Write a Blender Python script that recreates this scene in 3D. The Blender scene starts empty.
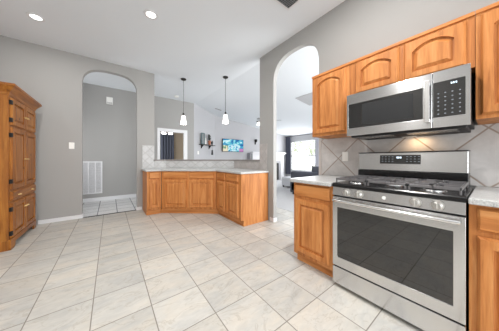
import bpy, bmesh, math, random
from mathutils import Vector, Matrix
random.seed(7)
PI = math.pi
S = bpy.context.scene
COL = S.collection
H = 1.13          # camera height
CEIL = 3.11

# ---------------------------------------------------------------- camera
cam = bpy.data.cameras.new('camera')
cam.sensor_width = 36.0; cam.sensor_fit = 'HORIZONTAL'
cam.lens = 184.1 / 499 * 36
cam.shift_y = -6.45 / 499
cam.clip_start = 0.02; cam.clip_end = 200
co = bpy.data.objects.new('camera', cam); COL.objects.link(co)
co.location = (0, 0, H)
co.rotation_euler = (PI / 2, 0, -math.radians(37.1))
S.camera = co

# ---------------------------------------------------------------- world and light
W = bpy.data.worlds.new('world'); S.world = W; W.use_nodes = True
bg = W.node_tree.nodes['Background']
bg.inputs['Color'].default_value = (0.95, 0.98, 1.0, 1); bg.inputs['Strength'].default_value = 3.0

def area(name, loc, direction, sx, sy, power, color=(1, 1, 1), spread=180):
    l = bpy.data.lights.new(name, 'AREA'); l.shape = 'RECTANGLE'; l.size = sx; l.size_y = sy
    l.energy = power; l.color = color; l.spread = math.radians(spread)
    o = bpy.data.objects.new(name, l); COL.objects.link(o)
    o.location = loc
    o.rotation_euler = Vector(direction).to_track_quat('-Z', 'Y').to_euler()
    return o
# unseen fill lamps added to brighten the rooms; only window_daylight stands at a window
area('rear_fill', (0.3, -2.9, 1.4), (0, 1, 0.12), 3.4, 2.3, 78, (0.96, 0.985, 1.0))  # added lamp filling the made-up opening behind the camera
area('living_fill', (4.9, -0.9, 1.3), (0.25, 1, 0.75), 4.5, 2.2, 225, (1.0, 0.995, 0.98))  # added lamp at the living room's open side, where no window is built
area('window_daylight', (8.0, 6.0, 1.5), (-1, -0.3, 0.1), 1.6, 1.6, 60, (0.96, 0.98, 1.0))
area('hall_fill', (-1.45, 5.6, 1.7), (1, 0, 0.35), 1.2, 1.8, 26, (0.97, 0.98, 1.0))  # added lamp before the closed end wall, brightening the hall
area('bedroom_fill', (0.9, 8.0, 1.5), (1, 0, 0), 1.6, 1.6, 18, (1.0, 0.98, 0.95))  # unseen fill lamp at the bedroom's open left side, away from its window

S.view_settings.view_transform = 'Standard'
S.view_settings.look = 'None'
S.view_settings.gamma = 1.0
S.view_settings.use_curve_mapping = False
S.view_settings.exposure = -0.01
S.cycles.max_bounces = 10; S.cycles.diffuse_bounces = 6
S.cycles.use_denoising = True
S.cycles.sample_clamp_indirect = 6.0

# ---------------------------------------------------------------- materials
def srgb(r, g, b):
    f = lambda c: (c / 255 / 12.92) if c / 255 <= 0.04045 else ((c / 255 + 0.055) / 1.055) ** 2.4
    return (f(r), f(g), f(b), 1)

class NT:
    def __init__(s, name):
        s.m = bpy.data.materials.new(name); s.m.use_nodes = True
        s.t = s.m.node_tree; s.b = s.t.nodes['Principled BSDF']
    def n(s, typ, **kw):
        o = s.t.nodes.new(typ)
        for k, v in kw.items(): setattr(o, k, v)
        return o
    def l(s, a, b): s.t.links.new(a, b)
    def math(s, op, a, b=None, c=None):
        o = s.n('ShaderNodeMath', operation=op)
        for i, v in enumerate((a, b, c)):
            if v is None: continue
            if isinstance(v, (int, float)): o.inputs[i].default_value = v
            else: s.l(v, o.inputs[i])
        return o.outputs[0]
    def ramp(s, fac, stops):
        r = s.n('ShaderNodeValToRGB'); e = r.color_ramp.elements
        while len(e) < len(stops): e.new(0.5)
        for el, (p, c) in zip(e, stops): el.position = p; el.color = c
        s.l(fac, r.inputs[0]); return r.outputs[0]
    def mix(s, fac, a, b, mode='MIX'):
        o = s.n('ShaderNodeMix', data_type='RGBA', blend_type=mode)
        for i, v in ((0, fac), (6, a), (7, b)):
            if isinstance(v, (int, float)): o.inputs[i].default_value = v
            elif isinstance(v, tuple): o.inputs[i].default_value = v
            else: s.l(v, o.inputs[i])
        return o.outputs[2]
    def noise(s, vec, scale, detail=4, rough=0.5, dist=0.0, out='Fac'):
        o = s.n('ShaderNodeTexNoise'); o.inputs['Scale'].default_value = scale
        o.inputs['Detail'].default_value = detail; o.inputs['Roughness'].default_value = rough
        o.inputs['Distortion'].default_value = dist
        if vec is not None: s.l(vec, o.inputs['Vector'])
        return o.outputs[out]
    def coords(s, kind='Object', scale=(1, 1, 1), rot=(0, 0, 0), loc=(0, 0, 0)):
        tc = s.n('ShaderNodeTexCoord'); mp = s.n('ShaderNodeMapping')
        mp.inputs['Scale'].default_value = scale; mp.inputs['Rotation'].default_value = rot
        mp.inputs['Location'].default_value = loc
        s.l(tc.outputs[kind], mp.inputs[0]); return mp.outputs[0]
    def bump(s, h, strength, dist=0.002):
        b = s.n('ShaderNodeBump'); b.inputs['Strength'].default_value = strength
        b.inputs['Distance'].default_value = dist
        s.l(h, b.inputs['Height']); s.l(b.outputs[0], s.b.inputs['Normal'])
    def setp(s, **kw):
        for k, v in kw.items():
            s.b.inputs[{'rough': 'Roughness', 'metal': 'Metallic', 'color': 'Base Color', 'spec': 'Specular IOR Level',
                        'coat': 'Coat Weight', 'trans': 'Transmission Weight', 'ior': 'IOR', 'alpha': 'Alpha',
                        'ecol': 'Emission Color', 'estr': 'Emission Strength', 'sheen': 'Sheen Weight',
                        'aniso': 'Anisotropic'}[k]].default_value = v
        return s.m

def plain(name, col, rough=0.6, metal=0.0, spec=0.5, noise=0.03, nscale=30, bump=0.0):
    t = NT(name); v = t.coords()
    f = t.noise(v, nscale, 3)
    c = t.mix(f, tuple(x * (1 - noise) for x in col[:3]) + (1,), tuple(min(1, x * (1 + noise)) for x in col[:3]) + (1,))
    t.l(c, t.b.inputs['Base Color']); t.setp(rough=rough, metal=metal, spec=spec)
    if bump: t.bump(f, bump)
    return t.m

def emit(name, col, strength):
    t = NT(name); return t.setp(color=col, ecol=col, estr=strength, rough=0.4)

def wood(name, light, mid, dark, horizontal=False, knots=False, rough=0.5, gscale=1.0):
    t = NT(name)
    info = t.n('ShaderNodeObjectInfo')
    tc = t.n('ShaderNodeTexCoord')
    off = t.n('ShaderNodeVectorMath', operation='ADD')
    sc = t.n('ShaderNodeVectorMath', operation='SCALE'); t.l(info.outputs['Random'], sc.inputs['Scale'])
    sc.inputs[0].default_value = (7, 3, 5)
    t.l(tc.outputs['Object'], off.inputs[0]); t.l(sc.outputs[0], off.inputs[1])
    mp = t.n('ShaderNodeMapping'); t.l(off.outputs[0], mp.inputs[0])
    mp.inputs['Scale'].default_value = (1.1, 13, 13) if horizontal else (13, 13, 1.1)
    g1 = t.noise(mp.outputs[0], 1.3 * gscale, 5, 0.62, 0.6)
    mp2 = t.n('ShaderNodeMapping'); t.l(off.outputs[0], mp2.inputs[0])
    mp2.inputs['Scale'].default_value = (3, 90, 90) if horizontal else (90, 90, 3)
    g2 = t.noise(mp2.outputs[0], 1.6, 3, 0.6)
    c = t.ramp(g1, [(0.28, dark), (0.5, mid), (0.72, light)])
    pores = t.ramp(g2, [(0.3, (0.72, 0.66, 0.6, 1)), (0.5, (1, 1, 1, 1))])
    c = t.mix(0.6, c, pores, 'MULTIPLY')
    if knots:
        vo = t.n('ShaderNodeTexVoronoi'); vo.inputs['Scale'].default_value = 4.2
        t.l(off.outputs[0], vo.inputs['Vector'])
        k = t.ramp(vo.outputs['Distance'], [(0.05, (0.16, 0.06, 0.02, 1)), (0.12, (1, 1, 1, 1))])
        c = t.mix(0.8, c, k, 'MULTIPLY')
    t.l(c, t.b.inputs['Base Color']); t.setp(rough=rough, spec=0.35)
    t.bump(g2, 0.12, 0.001)
    return t.m

M = {}
M['wall'] = plain('wall_paint', srgb(164, 163, 161), 0.85, spec=0.2, noise=0.015, nscale=180, bump=0.15)
M['wall_light'] = plain('wall_paint_pale', srgb(184, 184, 187), 0.85, spec=0.2, noise=0.015, nscale=180, bump=0.1)
M['wall_tan'] = plain('wall_paint_tan', srgb(150, 138, 122), 0.85, spec=0.2, noise=0.015)
M['ceiling'] = plain('ceiling_paint', srgb(226, 230, 234), 0.9, spec=0.1, noise=0.02, nscale=120, bump=0.2)
M['white'] = plain('white_trim', srgb(220, 220, 222), 0.4, noise=0.01)
M['white_plastic'] = plain('white_plastic', srgb(238, 237, 233), 0.35, noise=0.01)
M['dark_slot'] = plain('dark_slot', srgb(40, 40, 42), 0.7)
M['carpet'] = plain('carpet', srgb(196, 195, 196), 0.95, spec=0.1, noise=0.22, nscale=260, bump=0.8)
M['oak'] = wood('oak', srgb(212, 150, 92), srgb(194, 126, 68), srgb(158, 94, 46))
M['oak_h'] = wood('oak_horizontal_grain', srgb(212, 150, 92), srgb(194, 126, 68), srgb(158, 94, 46), horizontal=True)
M['pine'] = wood('pine', srgb(184, 124, 52), srgb(154, 93, 32), srgb(102, 56, 18), knots=True, rough=0.4)
M['pine_h'] = wood('pine_horizontal_grain', srgb(184, 124, 52), srgb(154, 93, 32), srgb(102, 56, 18), horizontal=True, knots=True, rough=0.4)
M['brass'] = plain('brass', srgb(246, 222, 160), 0.3, metal=1.0)
M['iron'] = plain('black_iron', srgb(38, 34, 32), 0.5, metal=0.6)
M['black'] = plain('black_gloss', srgb(18, 18, 20), 0.22, noise=0.05)
M['black_matte'] = plain('black_matte', srgb(34, 34, 36), 0.6, noise=0.05)
M['black_metal'] = plain('black_metal', srgb(60, 57, 55), 0.4, metal=0.7)
M['curtain'] = plain('curtain_cloth', srgb(84, 87, 100), 0.9, spec=0.1)
M['curtain_navy'] = plain('navy_curtain_cloth', srgb(74, 77, 88), 0.9, spec=0.1)
M['sheer'] = plain('pale_curtain_cloth', srgb(190, 190, 198), 0.9, spec=0.1)
M['sofa'] = plain('charcoal_upholstery', srgb(82, 84, 92), 0.9, spec=0.1, noise=0.15, nscale=90)
M['sofa_pale'] = plain('pale_upholstery', srgb(206, 208, 212), 0.9, spec=0.1, noise=0.08, nscale=90)
M['pillow_dark'] = plain('pillow_cloth', srgb(60, 62, 70), 0.9, spec=0.1)
M['mid_grey'] = plain('grille_grey', srgb(120, 122, 124), 0.6)  # one even grey for grilles, slats and fan parts
M['bulb'] = emit('lamp_diffuser', (1, 0.98, 0.95, 1), 3.0)
M['shade'] = emit('frosted_glass_shade', (1, 0.97, 0.93, 1), 1.6)
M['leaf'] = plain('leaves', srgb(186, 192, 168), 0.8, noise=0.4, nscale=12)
M['bark'] = plain('bark', srgb(130, 112, 96), 0.9, noise=0.3)
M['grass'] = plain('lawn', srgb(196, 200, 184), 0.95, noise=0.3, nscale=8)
M['teal'] = plain('teal_paint', srgb(84, 110, 112), 0.6)
M['terracotta'] = plain('terracotta', srgb(176, 112, 84), 0.7)
M['ceramic'] = plain('white_ceramic', srgb(222, 220, 214), 0.3)
M['hearth'] = plain('firebox_black', srgb(52, 50, 50), 0.8)

def steel(name, base=srgb(214, 214, 214), rough=0.18):
    t = NT(name)
    v = t.coords('Object', (3, 3, 300))
    g = t.noise(v, 1.0, 3, 0.6)
    r = t.n('ShaderNodeMapRange'); r.inputs['To Min'].default_value = rough - 0.03; r.inputs['To Max'].default_value = rough + 0.04
    t.l(g, r.inputs['Value']); t.l(r.outputs[0], t.b.inputs['Roughness'])
    c = t.mix(g, tuple(x * 0.96 for x in base[:3]) + (1,), base)
    t.l(c, t.b.inputs['Base Color'])
    tg = t.n('ShaderNodeTangent', direction_type='UV_MAP'); tg.uv_map = 'brush'
    t.l(tg.outputs[0], t.b.inputs['Tangent'])
    t.setp(metal=1.0, aniso=0.85); t.b.inputs['Anisotropic Rotation'].default_value = 0.25
    return t.m
M['steel'] = steel('brushed_steel')
M['steel_bright'] = plain('polished_steel', srgb(236, 236, 236), 0.16, metal=1.0, noise=0.01)

M['knob_metal'] = plain('satin_knob_metal', srgb(206, 204, 200), 0.28, metal=0.9, noise=0.01)
def glass_black(name, tint=0.012):
    t = NT(name); t.setp(color=(tint, tint, tint * 1.05, 1), rough=0.03, spec=0.8, ior=1.6)
    return t.m
M['glass_black'] = glass_black('dark_oven_glass', 0.006)
M['panel_black'] = glass_black('black_control_glass', 0.008)

def window_glass():
    t = NT('window_glass')
    mixn = t.n('ShaderNodeMixShader'); tr = t.n('ShaderNodeBsdfTransparent'); gl = t.n('ShaderNodeBsdfGlossy')
    gl.inputs['Roughness'].default_value = 0.02
    mixn.inputs[0].default_value = 0.06
    t.l(tr.outputs[0], mixn.inputs[1]); t.l(gl.outputs[0], mixn.inputs[2])
    t.l(mixn.outputs[0], t.t.nodes['Material Output'].inputs['Surface'])
    return t.m
M['glass'] = window_glass()

def tile_floor(name, ox, oy, pitch, c1, c2, c3, grout, gw=0.006):
    t = NT(name)
    tc = t.n('ShaderNodeTexCoord'); sep = t.n('ShaderNodeSeparateXYZ'); t.l(tc.outputs['Object'], sep.inputs[0])
    X = t.math('DIVIDE', t.math('SUBTRACT', sep.outputs[0], ox), pitch)
    Y = t.math('DIVIDE', t.math('SUBTRACT', sep.outputs[1], oy), pitch)
    fx = t.math('ABSOLUTE', t.math('SUBTRACT', t.math('FRACT', X), 0.5))
    fy = t.math('ABSOLUTE', t.math('SUBTRACT', t.math('FRACT', Y), 0.5))
    e = t.math('MAXIMUM', fx, fy)
    g = t.n('ShaderNodeMapRange'); g.inputs['From Min'].default_value = 0.5 - gw / pitch * 1.0; g.inputs['From Max'].default_value = 0.5 - gw / pitch * 0.55
    t.l(e, g.inputs['Value'])
    comb = t.n('ShaderNodeCombineXYZ'); t.l(t.math('FLOOR', X), comb.inputs[0]); t.l(t.math('FLOOR', Y), comb.inputs[1])
    wn = t.n('ShaderNodeTexWhiteNoise'); t.l(comb.outputs[0], wn.inputs['Vector'])
    # each tile shows its own piece of the stone pattern
    off = t.n('ShaderNodeVectorMath', operation='SCALE'); t.l(wn.outputs['Color'], off.inputs[0]); off.inputs['Scale'].default_value = 11
    add = t.n('ShaderNodeVectorMath', operation='ADD'); t.l(tc.outputs['Object'], add.inputs[0]); t.l(off.outputs[0], add.inputs[1])
    mp = t.n('ShaderNodeMapping'); mp.inputs['Rotation'].default_value = (0, 0, 0.6); mp.inputs['Scale'].default_value = (1, 2.3, 1)
    t.l(add.outputs[0], mp.inputs[0])
    n1 = t.noise(mp.outputs[0], 1.9, 7, 0.6, 1.0)
    n2 = t.noise(mp.outputs[0], 9, 6, 0.65, 0.8)
    base = t.ramp(n1, [(0.3, c2), (0.5, c1), (0.7, c3)])
    base = t.mix(0.35, base, t.ramp(n2, [(0.35, tuple(x * 0.78 for x in c1[:3]) + (1,)), (0.65, tuple(min(1, x * 1.1) for x in c1[:3]) + (1,))]), 'MIX')
    # thin veins
    n3 = t.noise(mp.outputs[0], 2.2, 5, 0.55, 1.6)
    vein = t.math('ABSOLUTE', t.math('SUBTRACT', n3, 0.5))
    vm = t.n('ShaderNodeMapRange'); vm.inputs['From Min'].default_value = 0.0; vm.inputs['From Max'].default_value = 0.018
    vm.inputs['To Min'].default_value = 0.5; vm.inputs['To Max'].default_value = 0.0
    t.l(vein, vm.inputs['Value'])
    base = t.mix(vm.outputs[0], base, tuple(x * a for x, a in zip(c1[:3], (0.68, 0.63, 0.57))) + (1,))
    tint = t.math('MULTIPLY_ADD', wn.outputs['Value'], 0.16, 0.90)
    tv = t.n('ShaderNodeCombineColor')
    for i in range(3): t.l(tint, tv.inputs[i])
    base = t.mix(1.0, base, tv.outputs[0], 'MULTIPLY')
    c = t.mix(g.outputs[0], base, grout)
    t.l(c, t.b.inputs['Base Color'])
    r = t.math('MULTIPLY_ADD', g.outputs[0], 0.45, 0.36); t.l(r, t.b.inputs['Roughness'])
    t.setp(spec=0.35)
    inv = t.math('SUBTRACT', t.math('MULTIPLY', n2, 0.15), g.outputs[0])
    t.bump(inv, 0.35, 0.002)
    return t.m
M['tile'] = tile_floor('stone_floor_tile', 0.98 - 0.3625 * 8, 1.228 - 0.3625 * 14, 0.3625,
                       srgb(198, 195, 188), srgb(173, 174, 173), srgb(209, 200, 186), srgb(138, 132, 124), 0.0045)
M['tile_hall'] = tile_floor('hall_floor_tile', -0.21, 4.80, 0.33, srgb(216, 216, 216), srgb(204, 205, 207), srgb(224, 223, 220), srgb(120, 122, 124), 0.009)

def backsplash(name, axis, o1, o2, half, edge=None, c=(208, 205, 203), grout=(158, 144, 134), gw=0.010):
    """Square tiles laid on the diagonal; axis is the horizontal coordinate used."""
    t = NT(name)
    tc = t.n('ShaderNodeTexCoord'); sep = t.n('ShaderNodeSeparateXYZ'); t.l(tc.outputs['Object'], sep.inputs[0])
    A = t.math('DIVIDE', t.math('SUBTRACT', sep.outputs[axis], o1), half * 2)
    B = t.math('DIVIDE', t.math('SUBTRACT', sep.outputs[2], o2), half * 2)
    U_, V_ = t.math('ADD', A, B), t.math('SUBTRACT', A, B)
    def ed(q): return t.math('ABSOLUTE', t.math('SUBTRACT', t.math('FRACT', t.math('ADD', q, 0.5)), 0.5))
    e = t.math('MINIMUM', ed(U_), ed(V_))
    g = t.n('ShaderNodeMapRange'); w = gw / (half * 2)
    g.inputs['From Min'].default_value = w * 0.55; g.inputs['From Max'].default_value = w * 1.0
    g.inputs['To Min'].default_value = 1; g.inputs['To Max'].default_value = 0
    t.l(e, g.inputs['Value'])
    comb = t.n('ShaderNodeCombineXYZ'); t.l(t.math('FLOOR', U_), comb.inputs[0]); t.l(t.math('FLOOR', V_), comb.inputs[1])
    wn = t.n('ShaderNodeTexWhiteNoise'); t.l(comb.outputs[0], wn.inputs['Vector'])
    n1 = t.noise(tc.outputs['Object'], 9, 6, 0.6, 0.7)
    n2 = t.noise(tc.outputs['Object'], 40, 4, 0.6)
    c0 = srgb(*c)
    base = t.ramp(n1, [(0.3, tuple(x * 0.82 for x in c0[:3]) + (1,)), (0.7, tuple(min(1, x * 1.06) for x in c0[:3]) + (1,))])
    base = t.mix(0.2, base, t.ramp(n2, [(0.3, tuple(x * 0.8 for x in c0[:3]) + (1,)), (0.7, c0)]))
    tint = t.math('MULTIPLY_ADD', wn.outputs['Value'], 0.12, 0.9)
    tv = t.n('ShaderNodeCombineColor')
    for i in range(3): t.l(tint, tv.inputs[i])
    base = t.mix(1.0, base, tv.outputs[0], 'MULTIPLY')
    col = t.mix(g.outputs[0], base, srgb(*grout))
    t.l(col, t.b.inputs['Base Color']); t.setp(rough=0.42, spec=0.35)
    t.bump(t.math('SUBTRACT', t.math('MULTIPLY', n1, 0.2), g.outputs[0]), 0.3, 0.002)
    return t.m
M['splash'] = backsplash('diagonal_wall_tile', 1, 0.02, 1.137 + 0.235, 0.235)
M['splash_small'] = backsplash('diamond_wall_tile', 0, 0.0, 1.0, 0.09, c=(204, 204, 204), grout=(164, 162, 160), gw=0.006)
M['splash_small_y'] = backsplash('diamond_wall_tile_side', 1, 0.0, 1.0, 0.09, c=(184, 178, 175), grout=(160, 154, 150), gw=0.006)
M['splash_border'] = plain('border_tile', srgb(202, 196, 192), 0.45, noise=0.08, nscale=14)

def counter_mat():
    t = NT('speckled_countertop'); v = t.coords()
    n = t.noise(v, 160, 3, 0.7)
    c = t.ramp(n, [(0.32, srgb(138, 139, 139)), (0.48, srgb(184, 185, 184)), (0.7, srgb(206, 207, 206))])
    t.l(c, t.b.inputs['Base Color']); t.setp(rough=0.3, spec=0.4); return t.m
M['counter'] = counter_mat()

M['ledge'] = plain('taupe_ledge_stone', srgb(136, 130, 127), 0.4, noise=0.15, nscale=120)
def tv_mat():
    t = NT('television_picture')
    v = t.coords('Object')
    n = t.noise(t.coords('Object', (1, 1, 2.2), (0, 0.35, 0)), 1.9, 3, 0.5, 2.0)
    sky = t.ramp(n, [(0.30, srgb(16, 84, 160)), (0.42, srgb(26, 150, 200)), (0.50, srgb(110, 214, 224)), (0.57, srgb(232, 248, 252)), (0.66, srgb(40, 168, 212))])
    sep = t.n('ShaderNodeSeparateXYZ'); t.l(v, sep.inputs[0])
    pink = t.math('MULTIPLY', t.math('GREATER_THAN', sep.outputs[0], 0.85), t.math('LESS_THAN', sep.outputs[2], 0.15))
    c = t.mix(pink, sky, srgb(196, 130, 190))
    pale = t.math('MULTIPLY', t.math('LESS_THAN', sep.outputs[0], 0.27), t.math('LESS_THAN', sep.outputs[2], 0.28))
    c = t.mix(pale, c, t.ramp(t.noise(v, 9, 3), [(0.4, srgb(80, 150, 110)), (0.55, srgb(232, 220, 190))]))
    t.l(c, t.b.inputs['Emission Color']); t.setp(color=(0.01, 0.01, 0.01, 1), estr=0.95, rough=0.15)
    return t.m
M['tv'] = tv_mat()

# ---------------------------------------------------------------- mesh helpers
class MB:
    def __init__(s): s.bm = bmesh.new()
    def faces(s, vs, fs):
        v = [s.bm.verts.new(p) for p in vs]
        for f in fs:
            try: s.bm.faces.new([v[i] for i in f])
            except ValueError: pass
        return s
    def box(s, x0, x1, y0, y1, z0, z1):
        x0, x1 = sorted((x0, x1)); y0, y1 = sorted((y0, y1)); z0, z1 = sorted((z0, z1))
        return s.faces([(x0, y0, z0), (x1, y0, z0), (x1, y1, z0), (x0, y1, z0), (x0, y0, z1), (x1, y0, z1), (x1, y1, z1), (x0, y1, z1)],
                       [(0, 3, 2, 1), (4, 5, 6, 7), (0, 1, 5, 4), (1, 2, 6, 5), (2, 3, 7, 6), (3, 0, 4, 7)])
    def prism(s, pts, axis, a, b):
        """pts: 2D outline; axis 'x' -> pts are (y,z), 'y' -> (x,z), 'z' -> (x,y)."""
        def P(p, w): return {'x': (w, p[0], p[1]), 'y': (p[0], w, p[1]), 'z': (p[0], p[1], w)}[axis]
        n = len(pts)
        vs = [P(p, a) for p in pts] + [P(p, b) for p in pts]
        fs = [tuple(range(n)), tuple(range(2 * n - 1, n - 1, -1))] + [(i, i + n, (i + 1) % n + n, (i + 1) % n) for i in range(n)]
        return s.faces(vs, fs)
    def rings(s, rings, cap=True, closed=True):
        vs = [p for r in rings for p in r]; n = len(rings[0]); fs = []
        for k in range(len(rings) - 1):
            for i in range(n if closed else n - 1):
                j = (i + 1) % n
                fs.append((k * n + i, k * n + j, (k + 1) * n + j, (k + 1) * n + i))
        if cap: fs += [tuple(range(n - 1, -1, -1)), tuple((len(rings) - 1) * n + i for i in range(n))]
        return s.faces(vs, fs)
    def tube(s, path, r, n=12, cap=True):
        path = [Vector(p) for p in path]; rs = r if isinstance(r, (list, tuple)) else [r] * len(path)
        rings = []; prev = None
        for i, p in enumerate(path):
            d = (path[min(i + 1, len(path) - 1)] - path[max(i - 1, 0)]).normalized()
            up = Vector((0, 0, 1)) if abs(d.z) < 0.95 else Vector((0, 1, 0))
            if prev is not None: up = prev
            a = d.cross(up).normalized(); b = a.cross(d).normalized(); prev = b
            rings.append([tuple(p + rs[i] * (math.cos(2 * PI * k / n) * a + math.sin(2 * PI * k / n) * b)) for k in range(n)])
        return s.rings(rings, cap)
    def lathe(s, prof, c=(0, 0, 0), axis='z', n=24, cap=True):
        rings = []
        for r, h in prof:
            r = max(r, 1e-4); ring = []
            for k in range(n):
                a, b = r * math.cos(2 * PI * k / n), r * math.sin(2 * PI * k / n)
                q = {'z': (a, b, h), 'y': (a, h, b), 'x': (h, a, b)}[axis]
                ring.append((c[0] + q[0], c[1] + q[1], c[2] + q[2]))
            rings.append(ring)
        return s.rings(rings, cap)
    def xform(s, mat): bmesh.ops.transform(s.bm, matrix=mat, verts=s.bm.verts); return s
    def build(s, name, mat, parent=None, bevel=0.0, seg=2, smooth=False, kind=None):
        bmesh.ops.recalc_face_normals(s.bm, faces=s.bm.faces)
        me = bpy.data.meshes.new(name); s.bm.to_mesh(me); s.bm.free()
        if mat == 'steel':
            uv = me.uv_layers.new(name='brush')
            for lp in me.loops:
                co_ = me.vertices[lp.vertex_index].co; uv.data[lp.index].uv = (co_.x + co_.y * 0.01, co_.z + co_.y)
        me.materials.append(M[mat] if isinstance(mat, str) else mat)
        o = bpy.data.objects.new(name, me); COL.objects.link(o)
        if parent is not None: o.parent = parent
        if smooth:
            for p in me.polygons: p.use_smooth = True
            me.set_sharp_from_angle(angle=math.radians(40))
        if bevel:
            b = o.modifiers.new('bevel', 'BEVEL'); b.width = bevel; b.segments = seg; b.limit_method = 'ANGLE'; b.angle_limit = math.radians(35)
        if kind: o['kind'] = kind
        return o

def thing(name, label, cat, loc=(0, 0, 0), rz=0, group=None):
    o = bpy.data.objects.new(name, None); COL.objects.link(o)
    o.empty_display_size = 0.05
    o.location = loc; o.rotation_euler = (0, 0, rz); o['label'] = label; o['category'] = cat
    if group: o['group'] = group
    return o
def tag(o, label, cat, group=None):
    o['label'] = label; o['category'] = cat
    if group: o['group'] = group
    return o
def copy_tree(src, loc, rz, label, group=None):
    r = src.copy(); COL.objects.link(r); r.location = loc; r.rotation_euler = (0, 0, rz); r['label'] = label
    if group: r['group'] = group
    for ch in list(src.children):
        c = ch.copy(); COL.objects.link(c); c.parent = r
        for g in list(ch.children):
            d = g.copy(); COL.objects.link(d); d.parent = c
    return r
def struct(name, mb, mat, parent=None, bevel=0.0):
    return mb.build(name, mat, parent, bevel, kind='structure' if parent is None else None)

# ---------------------------------------------------------------- structure
WX = 2.34      # kitchen face of the range wall
AY = 4.75      # kitchen face of the arch wall
HY = 6.40      # hall's far wall
T = 0.11

def arch_notch(a0, a1, spring, top, n=24, e=2.9):
    """outline points of an arched opening from (a1,0) up and over to (a0,0)."""
    c, r = (a0 + a1) / 2, (a1 - a0) / 2
    pts = [(a1, 0.0)]
    for k in range(n + 1):
        th = PI * k / n
        cx, sy = math.cos(th), math.sin(th)
        pts.append((c + r * math.copysign(abs(cx) ** (2 / e), cx), spring + (top - spring) * abs(sy) ** (2 / e)))
    pts.append((a0, 0.0))
    return pts
# floor
struct('floor', MB().box(-1.65, 3.1, -3.0, AY + 0.02, -0.1, 0), 'tile')
struct('floor_hall', MB().box(-1.65, 1.15, AY + 0.02, HY + 0.05, -0.1, 0), 'tile_hall')
mb = MB().box(1.15, 8.3, AY + 0.02, 10.0, -0.1, 0.004); mb.box(3.1, 8.3, -1.2, AY + 0.02, -0.1, 0.004)
struct('floor_living', mb, 'carpet')
struct('trim_1', MB().box(-0.432, 0.472, AY - 0.012, AY + 0.02, 0, 0.006), 'black_matte')
# ceiling: level over the kitchen, sloping down over the living room
mb = MB().box(-1.65, 2.45, -3.0, 10.0, CEIL, CEIL + 0.1)
struct('ceiling', mb, 'ceiling')
SL = 0.1255
mb = MB().prism([(2.45, CEIL), (8.3, CEIL - SL * 5.85), (8.3, CEIL + 0.1), (2.45, CEIL + 0.1)], 'y', -1.2, 7.3)
struct('ceiling_living', mb, 'ceiling')
def zc(x): return CEIL if x < 2.45 else CEIL - SL * (x - 2.45)

# arch wall
op = arch_notch(-0.432, 0.472, 2.54, 2.925)
struct('wall_back', MB().prism([(-1.65, 0), (-1.65, CEIL), (0.82, CEIL), (0.82, 0)] + op, 'y', AY, AY + 0.12), 'wall')
# left wall, from the arch wall back past the camera
struct('wall_left', MB().box(-1.65, -1.53, -3.0, AY, 0, CEIL), 'wall')
# range wall with the second arch
op = arch_notch(1.475, 2.38, 2.48, 2.89, e=2.5)
struct('wall_right', MB().prism([(-3.0, 0), (-3.0, CEIL), (2.76, CEIL), (2.76, 0)] + op[::1], 'x', WX, WX + 0.08), 'wall')
# unseen wall behind the camera; its wide opening is added to let light in
mb = MB().box(-1.53, -1.4, -3.1, -3.0, 0, CEIL); mb.box(2.0, 2.34, -3.1, -3.0, 0, CEIL); mb.box(-1.4, 2.0, -3.1, -3.0, 2.7, CEIL)
struct('wall_front', mb, 'wall')
# half-height wall behind the peninsula
o1 = [(0.82, 4.75), (1.072, 4.75), (2.34, 3.684), (2.34, 2.76)]
o2 = [(2.45, 2.76), (2.45, 3.735), (1.112, 4.86), (0.82, 4.86)]
struct('wall_half', MB().prism(o1 + o2, 'z', 0, 1.085), 'wall')
o1 = [(0.80, 4.72), (1.061, 4.72), (2.31, 3.67), (2.31, 2.78)]
o2 = [(2.50, 2.78), (2.50, 3.758), (1.13, 4.91), (0.80, 4.91)]
# (cap added below as the bar ledge)
ledge = MB().prism(o1 + o2, 'z', 1.088, 1.120).build('bar_ledge', 'ledge', bevel=0.006)
tag(ledge, 'thin speckled grey bar ledge capping the half-height wall behind the peninsula', 'ledge')

# hall far wall with the doorway to the bedroom
dw = [(1.265, 0), (1.265, 2.02), (2.03, 2.02), (2.03, 0)]
struct('wall_hall', MB().prism([(-1.65, 0), (-1.65, CEIL), (2.37, CEIL), (2.37, 0)] + dw[::-1], 'y', HY, HY + 0.12), 'wall')
struct('wall_hall_end', MB().box(-1.65, -1.53, AY + 0.12, HY, 0, CEIL), 'wall')
mb = MB().prism([(1.185, 0), (1.185, 2.12), (2.13, 2.12), (2.13, 0)] + dw[::-1], 'y', HY - 0.02, HY)
struct('trim_2', mb, 'white')
# angled wall and television wall
d = Vector((3.54 - 2.37, 7.1 - 6.4, 0)); ang = math.atan2(d.y, d.x); n = Vector((-math.sin(ang), math.cos(ang), 0)) * 0.12
P0, P1 = Vector((2.37, 6.4, 0)), Vector((3.54, 7.1, 0))
q = [P0, P1, P1 + n, P0 + n]
struct('wall_angled', MB().prism([(p.x, p.y) for p in q], 'z', 0, CEIL), 'wall_light')
struct('wall_television', MB().prism([(3.50, 0), (8.12, 0), (8.12, zc(8.12)), (3.50, zc(3.5))], 'y', 7.1, 7.22), 'wall_light')
# window wall of the living room
wy0, wy1, wz0, wz1 = 4.95, 6.80, 0.50, 2.10
mb = MB(); zt = zc(8.0) + 0.02
mb.box(8.0, 8.12, wy1, 7.1, 0, zt); mb.box(8.0, 8.12, -1.0, wy0, 0, zt); mb.box(8.0, 8.12, wy0, wy1, 0, wz0); mb.box(8.0, 8.12, wy0, wy1, wz1, zt)
struct('wall_window', mb, 'wall_light')
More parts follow.
